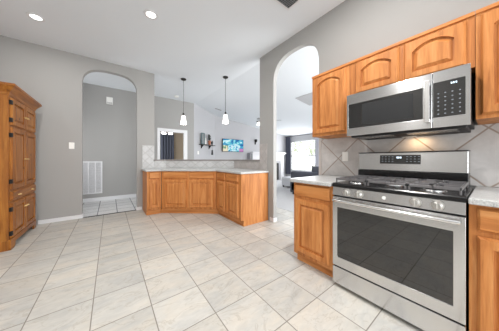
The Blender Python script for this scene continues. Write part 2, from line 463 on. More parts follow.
# bedroom beyond the doorway
mb = MB(); mb.box(0.9, 1.28, 9.2, 9.3, 0, 2.5); mb.box(1.95, 3.1, 9.2, 9.3, 0, 2.5); mb.box(1.28, 1.95, 9.2, 9.3, 0, 0.7); mb.box(1.28, 1.95, 9.2, 9.3, 2.2, 2.5)
struct('wall_bedroom', mb, 'wall_tan')
struct('wall_bedroom_side', MB().box(3.0, 3.1, 7.25, 9.2, 0, 2.5), 'wall_tan')
struct('ceiling_bedroom', MB().prism([(0.8, HY + 0.12), (2.2, HY + 0.12), (3.1, 7.1), (3.1, 9.3), (0.8, 9.3)], 'z', 2.5, 2.6), 'ceiling')

# windows
def window(name, axis, a0, a1, z0, z1, pos, cols, rows):
    """frame with muntins, pane as child."""
    def B(mb, u0, u1, v0, v1, d0, d1):
        if axis == 'x': mb.box(pos + d0, pos + d1, u0, u1, v0, v1)
        else: mb.box(u0, u1, pos + d0, pos + d1, v0, v1)
    r = MB(); w = 0.045
    B(r, a0, a0 + w, z0, z1, 0, 0.07); B(r, a1 - w, a1, z0, z1, 0, 0.07); B(r, a0, a1, z0, z0 + w, 0, 0.07); B(r, a0, a1, z1 - w, z1, 0, 0.07)
    zm = (z0 + z1) / 2; B(r, a0, a1, zm - 0.03, zm + 0.03, 0.0, 0.065)
    for i in range(1, cols): u = a0 + (a1 - a0) * i / cols; B(r, u - 0.009, u + 0.009, z0, z1, 0.02, 0.045)
    for i in range(1, rows):
        if i * 2 == rows: continue
        v = z0 + (z1 - z0) * i / rows; B(r, a0, a1, v - 0.009, v + 0.009, 0.02, 0.045)
    fr = struct(name, r, 'white')
    g = MB(); B(g, a0 + w, a1 - w, z0 + w, z1 - w, 0.029, 0.035); g.build('pane', 'glass', fr)
    return fr
window('window_1', 'x', wy0, wy1, wz0, wz1, 8.03, 4, 4)
window('window_2', 'y', 1.28, 1.95, 0.7, 2.2, 9.22, 2, 2)
struct('trim_3', MB().box(7.93, 8.0, wy0 - 0.05, wy1 + 0.05, wz0 - 0.04, wz0), 'white')

# baseboards
def base(name, pts, h=0.068, t=0.014):
    mb = MB()
    for (x0, y0, x1, y1, nx, ny) in pts:
        q = [(x0, y0), (x1, y1), (x1 + nx * t, y1 + ny * t), (x0 + nx * t, y0 + ny * t)]
        mb.prism(q, 'z', 0, h)
    return struct(name, mb, 'white', bevel=0.003)
base('baseboard_back', [(-1.0, AY, -0.432, AY, 0, -1), (0.472, AY, 0.57, AY, 0, -1), (-0.432, AY - 0.014, -0.432, AY + 0.12, 1, 0), (0.472, AY - 0.014, 0.472, AY + 0.12, -1, 0)])
base('baseboard_hall', [(-1.53, HY, 1.185, HY, 0, -1)], 0.10)
base('baseboard_right', [(WX, 2.38, WX, 2.465, -1, 0), (WX - 0.014, 2.38, WX + 0.094, 2.38, 0, -1), (WX + 0.08, 2.366, WX + 0.08, 2.76, 1, 0), (WX, 1.385, WX, 1.47, -1, 0)], 0.068)
base('baseboard_living', [(3.56, 7.1, 5.3, 7.1, 0, -1), (7.72, 7.1, 8.0, 7.1, 0, -1), (8.0, 5.0, 8.0, 7.1, -1, 0)], 0.1)

# tiled splashes
bs = MB().box(WX - 0.010, WX, -0.9, 1.430, 0.917, 1.40)
struct('trim_4', bs, 'splash')
struct('trim_5', MB().box(WX - 0.012, WX, 1.433, 1.472, 0.905, 1.43), 'splash_border', bevel=0.002)
mb = MB().prism([(1.072, 4.75), (2.34, 3.684), (2.334, 3.677), (1.066, 4.742)], 'z', 0.917, 1.088)
mb.box(0.82, 1.072, 4.74, 4.75, 0.917, 1.088)
struct('trim_6', mb, 'splash_small')
struct('trim_7', MB().box(0.575, 0.815, 4.74, 4.75, 0.917, 1.44), 'splash_small')
mb = MB().box(2.33, 2.34, 2.545, 2.755, 0.917, 1.42); mb.box(2.33, 2.34, 2.76, 3.684, 0.917, 1.085)
struct('trim_8', mb, 'splash_small_y')

# ---------------------------------------------------------------- cabinets
def arch_loop(x0, x1, z0, z1, rise, n=10):
    pts = [(x0, z0), (x1, z0)]
    for k in range(n + 1):
        f = k / n; pts.append((x1 + (x0 - x1) * f, z1 - rise + rise * math.sin(PI * f) ** 0.8))
    return pts
def door_mesh(x0, x1, z0, z1, rise=0.0, y=0.0, t=0.024, rail=0.055):
    """raised-panel door; front face at y-t .. y; outline of the panel arched by rise."""
    mb = MB(); n = 10
    L = arch_loop(x0 + rail, x1 - rail, z0 + rail, z1 - rail * (0.85 if rise else 1), rise, n)
    m = len(L)
    O = [(x0, z0), (x1, z0)] + [(x1 + (x0 - x1) * k / n, z1) for k in range(n + 1)]
    def ring(P, yy): return [(p[0], yy, p[1]) for p in P]
    def shrink(d):
        w = (x1 - x0) - 2 * rail
        return arch_loop(x0 + rail + d, x1 - rail - d, z0 + rail + d, z1 - rail * (0.85 if rise else 1) - d, rise * (w - 2 * d) / w if w > 2 * d else rise, n)
    O2 = [(x0 + 0.012, z0 + 0.012), (x1 - 0.012, z0 + 0.012)] + [(x1 - 0.012 + (x0 - x1 + 0.024) * k / n, z1 - 0.012) for k in range(n + 1)]
    R = [ring(O, y), ring(O, y - t + 0.018), ring(O2, y - t), ring(L, y - t), ring(shrink(0.001), y - t + 0.017), ring(shrink(0.010), y - t + 0.018),
         ring(shrink(0.034), y - t + 0.002)]
    return mb.rings(R)
def drawer_mesh(x0, x1, z0, z1, y=0.0, t=0.024):
    mb = MB(); e = 0.012
    O = [(x0, z0), (x1, z0), (x1, z1), (x0, z1)]; I = [(x0 + e, z0 + e), (x1 - e, z0 + e), (x1 - e, z1 - e), (x0 + e, z1 - e)]
    r = lambda P, yy: [(p[0], yy, p[1]) for p in P]
    return mb.rings([r(O, y), r(O, y - t + 0.018), r(I, y - t)])

def base_cabinet(label, loc, rz, w, depth, doors, drawers, panel_right=False, kick=0.10, name='base_cabinet', kickd=0.06, body=None):
    t = thing(name, label, 'cabinet', loc, rz)
    mb = MB()
    if body: mb.prism(body, 'z', kick, 0.878)
    else: mb.box(0, w, 0, depth, kick, 0.878)
    mb.build('carcass', 'oak', t, bevel=0.002)
    if not body:
        MB().box(0.0, w, kickd, depth - 0.01, 0, kick).build('toe_kick', 'oak_h', t)
    for (a, b) in doors: door_mesh(a, b, 0.135, 0.705, 0, y=0.0).build('door', 'oak', t)
    for (a, b) in drawers: drawer_mesh(a, b, 0.735, 0.862, y=0.0).build('drawer_front', 'oak_h', t)
    return t
RX = 1.63
base_cabinet('oak base cabinet with one door and drawer, left of the gas range', (RX, 1.335, 0), -PI / 2, 0.45, 0.70, [(0.03, 0.425)], [(0.03, 0.425)])
base_cabinet('oak base cabinet cut by the right edge, right of the gas range', (RX, 0.083, 0), -PI / 2, 0.9, 0.70, [(0.03, 0.44), (0.46, 0.87)], [(0.03, 0.44), (0.46, 0.87)])
# peninsula units
base_cabinet('narrow oak base cabinet at the left end of the peninsula, beside the hall arch', (0.578, 4.14, 0), 0, 0.262, 0.60, [(0.035, 0.235)], [(0.035, 0.235)], kickd=0.045)
ang = math.atan2(3.40 - 4.14, 1.73 - 0.845); Wd = math.hypot(3.40 - 4.14, 1.73 - 0.845)
t = base_cabinet('wide two-door oak base cabinet set diagonally in the middle of the peninsula', (0.845, 4.14, 0), ang, Wd, 0.58,
                 [(0.05, 0.545), (0.59, 1.10)], [(0.05, 0.545), (0.59, 1.10)], body=[(0.003, 0), (Wd - 0.003, 0), (Wd - 0.003, 0.05), (Wd - 0.1, 0.56), (0.1, 0.56), (0.003, 0.05)])
MB().prism([(-0.045, 0.046), (Wd + 0.03, 0.046), (Wd - 0.12, 0.5), (0.12, 0.5)], 'z', 0, 0.10).build('toe_kick', 'oak_h', t)
t = base_cabinet('oak peninsula cabinet with two narrow doors and a finished end panel by the column', (1.73, 3.395, 0), -PI / 2, 0.865, 0.60,
                 [(0.03, 0.36), (0.415, 0.80)], [(0.03, 0.36), (0.415, 0.80)], kickd=0.045)
MB().prism([(-0.004, 0.10), (-0.004, 0.878), (0.60, 0.878), (0.60, 0.0), (0.045, 0.0), (0.045, 0.10)], 'x', 0, 0.02).xform(Matrix.Translation((0.866, 0, 0))).build('end_panel', 'oak', t, bevel=0.001)

# worktops
tag(MB().prism([(1.63, 0.882), (2.328, 0.882), (2.328, 1.375), (1.62, 1.375), (1.59, 1.362), (1.577, 1.335), (1.577, 0.882)], 'z', 0.880, 0.916).build('countertop', 'counter', bevel=0.008, seg=3),
    'short pale speckled countertop with rounded corner, left of the gas range', 'countertop')
tag(MB().box(1.577, 2.328, -0.85, 0.083, 0.880, 0.916).build('countertop', 'counter', bevel=0.008, seg=3),
    'pale countertop cut by the right edge, right of the gas range', 'countertop')
tag(MB().prism([(0.55, 4.738), (0.55, 4.11), (0.83, 4.11), (1.70, 3.383), (1.70, 2.485), (2.328, 2.485), (2.328, 3.672), (1.06, 4.738)], 'z', 0.880, 0.916).build('countertop', 'counter', bevel=0.008, seg=3),
    'long angled pale speckled countertop covering the peninsula cabinets', 'countertop')

def wall_cabinet(label, y_left, y_right, z0, z1, doors, rise):
    w = y_left - y_right
    t = thing('wall_cabinet', label, 'cabinet', (2.0, y_left, z0), -PI / 2)
    h = z1 - z0
    mb = MB().box(0, w, 0.0, WX - 2.0 - 0.002, 0, h); mb.build('carcass', 'oak', t, bevel=0.002)
    MB().box(0, w, -0.012, 0.0, h - 0.022, h + 0.004).build('top_moulding', 'oak_h', t, bevel=0.002)
    for a, b in doors: door_mesh(y_left - a, y_left - b, 0.025, h - 0.035, rise).build('door', 'oak', t)
    return t
wall_cabinet('tall-door oak wall cabinet at the left end, beside the arched opening', 1.352, 0.905, 1.402, 2.14, [(1.325, 0.945)], 0.05)
wall_cabinet('short two-door oak wall cabinet directly above the microwave', 0.903, 0.074, 1.762, 2.14, [(0.845, 0.487), (0.457, 0.113)], 0.05)
wall_cabinet('oak wall cabinet cut by the right edge, right of the microwave', 0.072, -0.80, 1.402, 2.14, [(0.050, -0.355), (-0.37, -0.78)], 0.05)

# ---------------------------------------------------------------- gas range
RW = 0.785
rg = thing('gas_range', 'freestanding stainless steel gas range with black cooktop between oak base cabinets', 'range', (1.622, 0.873, 0), -PI / 2)
MB().box(0.004, RW - 0.004, 0.0, 0.69, 0.05, 0.884).build('body', 'black_matte', rg, bevel=0.002)
for x in (0.05, RW - 0.05):
    for y in (0.06, 0.62): MB().lathe([(0.018, 0), (0.018, 0.05)], (x, y, 0)).build('foot', 'black_matte', rg)
MB().box(0.004, RW - 0.004, -0.028, 0.0, 0.035, 0.182).build('storage_drawer', 'steel', rg, bevel=0.004)
# oven door: frame with real opening and recessed glass
def frame_rings(x0, x1, z0, z1, ix0, ix1, iz0, iz1, yb, yf):
    O = [(x0, z0), (x1, z0), (x1, z1), (x0, z1)]; I = [(ix0, iz0), (ix1, iz0), (ix1, iz1), (ix0, iz1)]
    r = lambda P, y: [(p[0], y, p[1]) for p in P]
    return [r(O, yb), r(O, yf), r(I, yf), r(I, yb), r(O, yb)]
od = MB().rings(frame_rings(0.004, RW - 0.004, 0.192, 0.800, 0.046, 0.733, 0.272, 0.708, 0.0, -0.028), cap=False).build('oven_door', 'steel', rg, bevel=0.003)
MB().box(0.044, 0.735, -0.024, -0.004, 0.270, 0.710).build('glass_window', 'glass_black', od)
hp = [(0.03, -0.026, 0.768), (0.03, -0.062, 0.772), (0.06, -0.068, 0.772)] + [(0.06 + (RW - 0.12) * k / 8, -0.068 - 0.006 * math.sin(PI * k / 8), 0.772) for k in range(1, 8)] + [(RW - 0.06, -0.068, 0.772), (RW - 0.03, -0.062, 0.772), (RW - 0.03, -0.026, 0.768)]
MB().tube(hp, 0.012, 12).build('door_handle', 'steel_bright', od, smooth=True)
# control panel, slightly tilted back
MB().prism([(0.0, 0.812), (-0.030, 0.812), (-0.022, 0.884), (0.0, 0.884)], 'x', 0.004, RW - 0.004).build('control_panel', 'steel', rg, bevel=0.002)
for x in (0.130, 0.225, 0.566, 0.668):
    k = MB().lathe([(0.030, 0.0), (0.030, -0.006), (0.024, -0.008), (0.022, -0.032), (0.019, -0.035), (0.0, -0.035)], (x, -0.026, 0.848), axis='y', n=20).build('knob', 'knob_metal', rg, smooth=True)
    MB().box(x - 0.004, x + 0.004, -0.068, -0.060, 0.830, 0.866).build('grip', 'knob_metal', k, bevel=0.002)
MB().lathe([(0.013, 0), (0.013, -0.002), (0.0, -0.002)], (0.392, -0.026, 0.846), axis='y', n=20).build('badge', 'white_plastic', rg)
# cooktop
mb = MB().prism([(-0.030, 0.886), (-0.030, 0.908), (-0.020, 0.918), (0.51, 0.918), (0.51, 0.886)], 'x', 0.0, RW)
mb.build('cooktop', 'black', rg, bevel=0.003)
for (x, y, r) in ((0.15, 0.12, 0.045), (0.15, 0.37, 0.036), (0.392, 0.245, 0.052), (0.635, 0.12, 0.05), (0.635, 0.37, 0.036)):
    b = MB().lathe([(r + 0.012, 0.917), (r + 0.008, 0.926), (r - 0.004, 0.930), (0.0, 0.930)], (x, y, 0)).build('burner', 'steel', rg, smooth=True)
    MB().lathe([(r - 0.003, 0.930), (r, 0.934), (r - 0.004, 0.940), (0, 0.941)], (x, y, 0)).build('burner_cap', 'black_matte', b, smooth=True)
M['grate'] = plain('cast_iron_grate', srgb(122, 120, 122), 0.32, metal=0.5)
for gx0, gx1 in ((0.02, 0.262), (0.272, 0.513), (0.523, 0.765)):
    mb = MB(); z0, z1 = 0.944, 0.962; w = 0.010; y0, y1 = 0.0, 0.488
    mb.box(gx0, gx1, y0, y0 + w, z0, z1); mb.box(gx0, gx1, y1 - w, y1, z0, z1); mb.box(gx0, gx0 + w, y0, y1, z0, z1); mb.box(gx1 - w, gx1, y0, y1, z0, z1)
    ym = (y0 + y1) / 2; xm = (gx0 + gx1) / 2
    mb.box(gx0, gx1, ym - w / 2, ym + w / 2, z0, z1)
    for yy in (0.12, 0.37):
        mb.box(gx0, xm - 0.035, yy - w / 2, yy + w / 2, z0, z1); mb.box(xm + 0.035, gx1, yy - w / 2, yy + w / 2, z0, z1)
        mb.box(xm - w / 2, xm + w / 2, y0 if yy < 0.3 else ym, yy - 0.035, z0, z1); mb.box(xm - w / 2, xm + w / 2, yy + 0.035, ym if yy < 0.3 else y1, z0, z1)
    for fx in (gx0, gx1 - w):
        for fy in (y0, ym - w / 2, y1 - w): mb.box(fx, fx + w, fy, fy + w, 0.918, z0)
    mb.build('grate', 'grate', rg, bevel=0.002)
# backguard
bgd = MB().prism([(0.508, 1.02), (0.520, 1.192), (0.70, 1.192), (0.70, 1.02)], 'x', 0.0, RW - 0.022).build('backguard', 'steel', rg, bevel=0.004)
MB().box(0.0, RW - 0.022, 0.500, 0.70, 0.90, 1.018).build('rear_riser', 'black', rg, bevel=0.003)
MB().box(-0.001, RW - 0.021, 0.505, 0.702, 1.1925, 1.198).build('top_trim', 'black_matte', rg)
dsp = MB().prism([(0.5110, 1.085), (0.5168, 1.168), (0.522, 1.168), (0.522, 1.085)], 'x', 0.196, 0.497).build('control_display', 'panel_black', bgd)
M['glyph'] = emit('pale_key_legend', srgb(130, 136, 144), 0.08)
M['digit'] = emit('clock_digits', srgb(220, 240, 255), 1.4)
def keys(parent, places, w):
    first = None
    for (x, y, z) in places:
        if first is None: first = MB().box(0, w, -0.0015, 0, -0.003, 0.003).build('key', 'glyph', parent); k = first
        else: k = first.copy(); COL.objects.link(k); k.parent = parent
        k.location = (x, y, z)
keys(bgd, [(0.212 + i * 0.0268, 0.5108 + 0.0058 * (z - 1.085) / 0.083, z) for i in range(11) if i not in (4, 5, 6) for z in (1.108, 1.130, 1.152)], 0.012)
mb = MB()
for x in (0.330, 0.342, 0.356):
    mb.box(x, x + 0.008, 0.5125, 0.5155, 1.136, 1.152)
mb.build('clock', 'digit', bgd)

# ---------------------------------------------------------------- microwave
mw = thing('microwave_oven', 'over-the-range stainless steel microwave with black glass, under the short wall cabinet', 'microwave', (1.885, 0.872, 1.355), -PI / 2)
MH = 0.400; MW = 0.785
MB().box(0.002, MW - 0.002, 0.004, 0.453, 0.012, MH - 0.002).build('body', 'black_matte', mw, bevel=0.003)
SPL = 0.605
md = MB().rings(frame_rings(0, SPL, 0.0, MH, 0.018, 0.555, 0.072, 0.305, 0.003, -0.020), cap=False).build('door', 'steel', mw, bevel=0.003)
MB().box(0.016, 0.557, -0.017, -0.003, 0.070, 0.307).build('glass_window', 'glass_black', md)
M['mesh_screen'] = plain('dark_mesh_screen', srgb(30, 31, 33), 0.5, noise=0.3, nscale=400)
MB().box(0.135, 0.500, -0.0185, -0.017, 0.095, 0.285).build('screen', 'mesh_screen', md)
hx = 0.583
MB().box(hx - 0.016, hx + 0.016, -0.062, -0.050, 0.040, 0.345).build('handle', 'steel_bright', md, bevel=0.005)
for z in (0.055, 0.330): MB().box(hx - 0.012, hx + 0.012, -0.051, -0.019, z - 0.012, z + 0.012).build('handle_post', 'steel_bright', md, bevel=0.003)
cp = MB().rings(frame_rings(SPL + 0.003, MW, 0.0, MH, SPL + 0.006, MW - 0.022, 0.072, 0.322, 0.003, -0.020), cap=False).build('control_panel', 'steel', mw, bevel=0.002)
MB().box(SPL + 0.005, MW - 0.021, -0.019, -0.003, 0.071, 0.323).build('keypad', 'panel_black', cp)
keys(cp, [(SPL + 0.028 + c * 0.034, -0.019, 0.095 + r * 0.029) for r in range(6) for c in range(4)], 0.008)
mb = MB()
for x in (0.698, 0.708, 0.720): mb.box(x, x + 0.006, -0.0205, -0.019, 0.293, 0.304)
mb.build('clock', 'digit', cp)
mb = MB().box(0.02, MW - 0.02, 0.03, 0.44, -0.012, 0.012)
mb.build('vent_base', 'black_matte', mw, bevel=0.003)
mb = MB()
for (a, b) in ((0.06, 0.34), (0.44, 0.72)):
    for k in range(8): mb.box(a, b, 0.06 + k * 0.018, 0.068 + k * 0.018, -0.016, -0.012)
mb.build('grease_filter', 'steel', mw)
MB().box(0.34, 0.44, 0.36, 0.42, -0.016, -0.012).build('cooktop_lamp', 'white_plastic', mw)
cl = area('microwave_cooktop_lamp', (2.25, 0.42, 1.33), (0.15, 0, -1), 0.10, 0.06, 0.45, (1.0, 0.66, 0.36))

# outlet on splash, switch, chime, grille
def plate(label, loc, rz, w, h, kind):
    t = thing('wall_outlet' if kind == 'outlet' else 'light_switch', label, 'outlet' if kind == 'outlet' else 'switch', loc, rz)
    MB().box(-w / 2, w / 2, -0.006, -0.0005, -h / 2, h / 2).build('cover_plate', 'white_plastic', t, bevel=0.002)
    if kind == 'outlet':
        for z in (-0.024, 0.024): MB().lathe([(0.016, -0.006), (0.016, -0.008), (0, -0.008)], (0, 0, z), axis='y', n=16).build('socket', 'white_plastic', t)
    else: MB().box(-0.008, 0.008, -0.012, -0.006, -0.016, 0.016).build('rocker', 'white_plastic', t, bevel=0.001)
    return t
plate('white outlet on the diagonal backsplash tile left of the range backguard', (WX - 0.010, 1.108, 1.162), -PI / 2, 0.07, 0.115, 'outlet')
plate('white light switch on the grey wall between the hutch and the hall arch', (-0.575, AY, 1.38), 0, 0.075, 0.12, 'switch')
pp = P0.lerp(P1, 0.17); plate('white switch on the pale wall below the small wall shelf', (pp.x, pp.y, 1.36), ang if False else math.atan2(0.7, 1.17), 0.08, 0.12, 'switch')

t = thing('door_chime', 'small white square door chime high on the hall wall', 'door chime', (0.0, HY, 2.74))
MB().box(-0.085, 0.055, -0.05, -0.0005, -0.10, 0.09).build('cover', 'white_plastic', t, bevel=0.004)
mb = MB()
for k in range(3): mb.box(-0.075, 0.045, -0.052, -0.05, -0.085 + k * 0.014, -0.079 + k * 0.014)
mb.build('sound_slots', 'mid_grey', t)

t = thing('return_air_grille', 'large white return air grille low on the hall wall', 'vent', (-0.60, HY, 0.21))
VW, VH = 0.43, 0.86
mb = MB().rings(frame_rings(0, VW, 0, VH, 0.03, VW - 0.03, 0.03, VH - 0.03, -0.001, -0.016), cap=False)
for k in (1, 2): x = VW * k / 3; mb.box(x - 0.012, x + 0.012, -0.015, -0.001, 0.03, VH - 0.03)
mb.build('frame', 'white', t)
MB().box(0.03, VW - 0.03, -0.003, -0.001, 0.03, VH - 0.03).build('backing', 'mid_grey', t)
mb = MB()
n = 40
for k in range(n):
    z = 0.04 + (VH - 0.08) * k / (n - 1)
    mb.faces([(0.03, -0.004, z + 0.008), (VW - 0.03, -0.004, z + 0.008), (VW - 0.03, -0.013, z - 0.005), (0.03, -0.013, z - 0.005)], [(0, 1, 2, 3)])
so = mb.build('louvres', 'white', t)
so.modifiers.new('thick', 'SOLIDIFY').thickness = 0.002

# ---------------------------------------------------------------- pine hutch (faces +x)
ht = thing('pine_hutch', 'tall knotty pine hutch with brass pulls against the left wall', 'hutch', (-1.0, 3.60, 0), PI / 2)
HWd, HD, HT = 0.98, 0.50, 1.97
MB().box(0, HWd, 0.0, HD, 0.12, HT).build('carcass', 'pine', ht, bevel=0.002)
skirt = [(0, 0), (0.10, 0)] + [(0.10 + 0.05 * math.sin(k / 6 * PI / 2), 0.07 * (1 - math.cos(k / 6 * PI / 2)) ) for k in range(1, 7)]
skirt += [(HWd - 0.15 + 0.05 * math.sin(k / 6 * PI / 2), 0.07 * math.cos(k / 6 * PI / 2)) for k in range(0, 7)]
skirt += [(HWd, 0), (HWd, 0.13), (0, 0.13)]
MB().prism(skirt, 'y', -0.018, 0.006).build('base_skirt', 'pine_h', ht, bevel=0.002)
mb = MB().prism([(0.006, 0), (0.10, 0), (0.13, 0.07), (HD - 0.13, 0.07), (HD - 0.10, 0), (HD, 0), (HD, 0.12), (0.006, 0.12)], 'x', 0, 0.02)
mb.build('side_skirt', 'pine', ht)
# crown: flaring moulding on front and sides
r0 = [(-0.0, -0.0, HT - 0.02), (HWd, 0, HT - 0.02), (HWd, HD, HT - 0.02), (0, HD, HT - 0.02)]
def cr(e, z): return [(-e, -e, z), (HWd + e, -e, z), (HWd + e, HD, z), (-e, HD, z)]
MB().rings([cr(0.006, HT - 0.05), cr(0.012, HT - 0.02), cr(0.03, HT + 0.01), cr(0.06, HT + 0.05), cr(0.068, HT + 0.055), cr(0.068, HT + 0.085)]).build('crown_moulding', 'pine_h', ht, bevel=0.002)
def pull(x, z, parent, y=-0.02):
    MB().tube([(x - 0.022, y, z), (x - 0.022, y - 0.018, z), (x, y - 0.024, z), (x + 0.022, y - 0.018, z), (x + 0.022, y, z)], 0.0075, 8).build('pull', 'brass', parent, smooth=True)
def hinge(x, z, parent): 
    MB().box(x - 0.030, x + 0.012, -0.024, -0.001, z - 0.026, z + 0.026).build('hinge', 'iron', parent, bevel=0.002)
mid = HWd / 2
for z0, z1, pz, hz in ((1.555, 1.90, 1.72, (1.62, 1.84)), (0.745, 1.535, 1.13, (0.85, 1.43)), (0.135, 0.58, 0.46, (0.20, 0.50))):
    for a, b, px in ((0.04, mid - 0.004, mid - 0.035), (mid + 0.004, HWd - 0.04, mid + 0.035)):
        dd = door_mesh(a, b, z0, z1, 0, t=0.022, rail=0.06).build('door', 'pine', ht)
        pull(px, pz, dd)
        for h_ in hz: (hinge(a, h_, dd) if a < mid - 0.1 else None)
dd = drawer_mesh(0.04, HWd - 0.04, 0.605, 0.72).build('drawer', 'pine_h', ht)
pull(0.24, 0.66, dd); pull(HWd - 0.24, 0.66, dd)

# ---------------------------------------------------------------- ceiling lights, vents
def recessed(label, x, y, z=CEIL, power=30):
    t = thing('recessed_light', label, 'ceiling light', (x, y, z), 0, 'recessed lights in the kitchen ceiling')
    MB().lathe([(0.090, -0.001), (0.088, -0.006), (0.060, -0.008), (0.058, -0.001)], n=32, cap=False).build('trim_ring', 'white', t, smooth=True)
    MB().lathe([(0.0, -0.004), (0.060, -0.004), (0.060, -0.001), (0, -0.001)], n=32).build('diffuser', 'bulb', t)
    l = bpy.data.lights.new('recessed_lamp', 'AREA'); l.shape = 'DISK'; l.size = 0.10; l.energy = power; l.color = (1.0, 0.98, 0.95)
    o = bpy.data.objects.new('recessed_lamp', l); COL.objects.link(o); o.parent = t; o.location = (0, 0, -0.015)
    return t
recessed('round recessed ceiling light at the upper left, above the hutch', -0.826, 3.842, power=9)
recessed('round recessed ceiling light right of the hall arch, top centre', 0.445, 2.825, power=14)
recessed('added unseen recessed light above the gas range, out of the picture', 1.25, 0.75)  # added lamp for firmer shadows and highlights on the steel
recessed('added unseen recessed light left of the viewpoint, out of the picture', -0.8, 1.0)  # added lamp, never in view, helping to light the room
recessed('added unseen recessed light behind the viewpoint, out of the picture', 0.5, -1.3)  # added lamp lighting the kitchen from behind the camera

def ceiling_vent(label, cx, cy, w, d, rz=0, z=CEIL, tilt=0):
    t = thing('ceiling_vent', label, 'vent', (cx, cy, z), rz); t.rotation_euler = (0, tilt, rz)
    fr = MB()
    O = [(-w / 2, -d / 2), (w / 2, -d / 2), (w / 2, d / 2), (-w / 2, d / 2)]
    e = 0.022; I = [(-w / 2 + e, -d / 2 + e), (w / 2 - e, -d / 2 + e), (w / 2 - e, d / 2 - e), (-w / 2 + e, d / 2 - e)]
    r = lambda P, q: [(p[0], p[1], q) for p in P]
    fr.rings([r(O, -0.001), r(O, -0.010), r(I, -0.010), r(I, -0.001), r(O, -0.001)], cap=False).build('frame', 'white', t)
    MB().box(-w / 2 + e, w / 2 - e, -d / 2 + e, d / 2 - e, -0.003, -0.001).build('backing', 'dark_slot', t)
    mb = MB(); n = max(3, int((d - 2 * e) / 0.022))
    for k in range(n):
        y = -d / 2 + e + (d - 2 * e) * (k + 0.5) / n
        mb.box(-w / 2 + e, w / 2 - e, y - 0.0035, y + 0.0035, -0.009, -0.003)
    m = max(2, int((w - 2 * e) / 0.03))
    for k in range(1, m):
        x = -w / 2 + e + (w - 2 * e) * k / m; mb.box(x - 0.002, x + 0.002, -d / 2 + e, d / 2 - e, -0.006, -0.004)
    mb.build('slats', 'mid_grey', t)
    return t
ceiling_vent('ceiling air register with dark slats at the top of the picture, near the range wall', 1.885 - 0.17, 1.64 - 0.17, 0.34, 0.34)
ceiling_vent('small pale ceiling vent beyond the peninsula, near the right pendant', 3.25, 6.25, 0.3, 0.12, z=zc(3.25), tilt=math.atan(SL))
t = thing('smoke_detector', 'round white smoke detector on the ceiling beyond the left pendant', 'smoke detector', (1.66, 6.0, CEIL))
MB().lathe([(0.07, -0.001), (0.07, -0.02), (0.055, -0.035), (0, -0.037)]).build('housing', 'white_plastic', t, smooth=True)

# ---------------------------------------------------------------- pendants
def pendant():
    t = thing('pendant_light', 'left pendant lamp with white bell shade hanging over the peninsula', 'pendant light', (1.445, 4.617, CEIL), 0, 'pendants over the peninsula')
    MB().lathe([(0.065, -0.001), (0.065, -0.012), (0.05, -0.028), (0.012, -0.034), (0, -0.034)]).build('canopy', 'black_metal', t, smooth=True)
    MB().tube([(0, 0, -0.03), (0, 0, -0.86)], 0.0045, 8).build('rod', 'black_metal', t)
    MB().lathe([(0.012, -0.84), (0.022, -0.86), (0.026, -0.905), (0.02, -0.91)], cap=True).build('socket_cap', 'black_metal', t, smooth=True)
    MB().lathe([(0.030, -0.905), (0.042, -0.915), (0.050, -0.96), (0.072, -1.10), (0.075, -1.115), (0.068, -1.115), (0.046, -0.97), (0.022, -0.92)], n=28).build('shade', 'shade', t, smooth=True)
    return t
p1 = pendant()
copy_tree(p1, (2.218, 3.893, CEIL), 0, 'right pendant lamp with white bell shade hanging over the peninsula')
for p in ((1.445, 4.617), (2.218, 3.893)):
    l = bpy.data.lights.new('pendant_bulb', 'POINT'); l.energy = 5; l.shadow_soft_size = 0.05; l.color = (1, 0.94, 0.86)
    o = bpy.data.objects.new('pendant_bulb', l); COL.objects.link(o); o.location = (p[0], p[1], CEIL - 1.17)

# ---------------------------------------------------------------- living room
tv = thing('television', 'wall-mounted flat television showing a bright blue wave picture', 'television', (3.85, 7.1, 1.455))
MB().box(0, 1.09, -0.10, -0.05, 0, 0.56).build('casing', 'black_matte', tv, bevel=0.004)
MB().box(0.012, 1.078, -0.102, -0.100, 0.014, 0.548).build('screen', 'tv', tv)
MB().box(0.35, 0.75, -0.05, -0.001, 0.15, 0.4).build('wall_bracket', 'black_matte', tv)

# little shelf on the angled wall
wa = math.atan2(0.7, 1.17)
def onwall(f, z, out=0.0):
    p = P0.lerp(P1, f); return (p.x + math.sin(wa) * out, p.y - math.cos(wa) * out, z)
sh = thing('wall_shelf', 'small dark wooden shelf of ornaments on the pale angled wall', 'shelf', onwall(0.20, 1.66), wa)
MB().box(0, 0.88, -0.16, -0.001, 0, 0.025).build('board', 'black_metal', sh, bevel=0.003)
for x in (0.12, 0.62): MB().prism([(-0.001, 0), (-0.12, 0), (-0.001, -0.14)], 'x', x, x + 0.025).build('bracket', 'black_metal', sh)
t = thing('picture_frame', 'tall teal framed picture leaning at the left end of the wall shelf', 'picture frame', onwall(0.23, 1.686, 0.10), wa)
MB().rings(frame_rings(0, 0.20, 0, 0.42, 0.03, 0.17, 0.03, 0.39, 0.02, 0.0), cap=False).build('frame', 'teal', t)
MB().box(0.03, 0.17, 0.008, 0.018, 0.03, 0.39).build('print', 'mid_grey', t)
t = MB().lathe([(0.03, 0), (0.04, 0.05), (0.036, 0.12), (0.018, 0.19), (0.024, 0.24), (0.0, 0.24)]).build('vase', 'ceramic', smooth=True)
t.location = onwall(0.41, 1.686, 0.08); tag(t, 'slim white vase on the wall shelf beside the teal frame', 'vase')
t = thing('potted_plant', 'dark leafy plant in a terracotta pot at the middle of the wall shelf', 'plant', onwall(0.59, 1.686, 0.10), wa)
MB().lathe([(0.04, 0), (0.06, 0.14), (0.066, 0.145), (0.066, 0.16), (0, 0.18)]).build('pot', 'terracotta', t, smooth=True)
M['leaf_dark'] = plain('dark_leaves', srgb(52, 58, 54), 0.7, noise=0.3)
mb = MB()
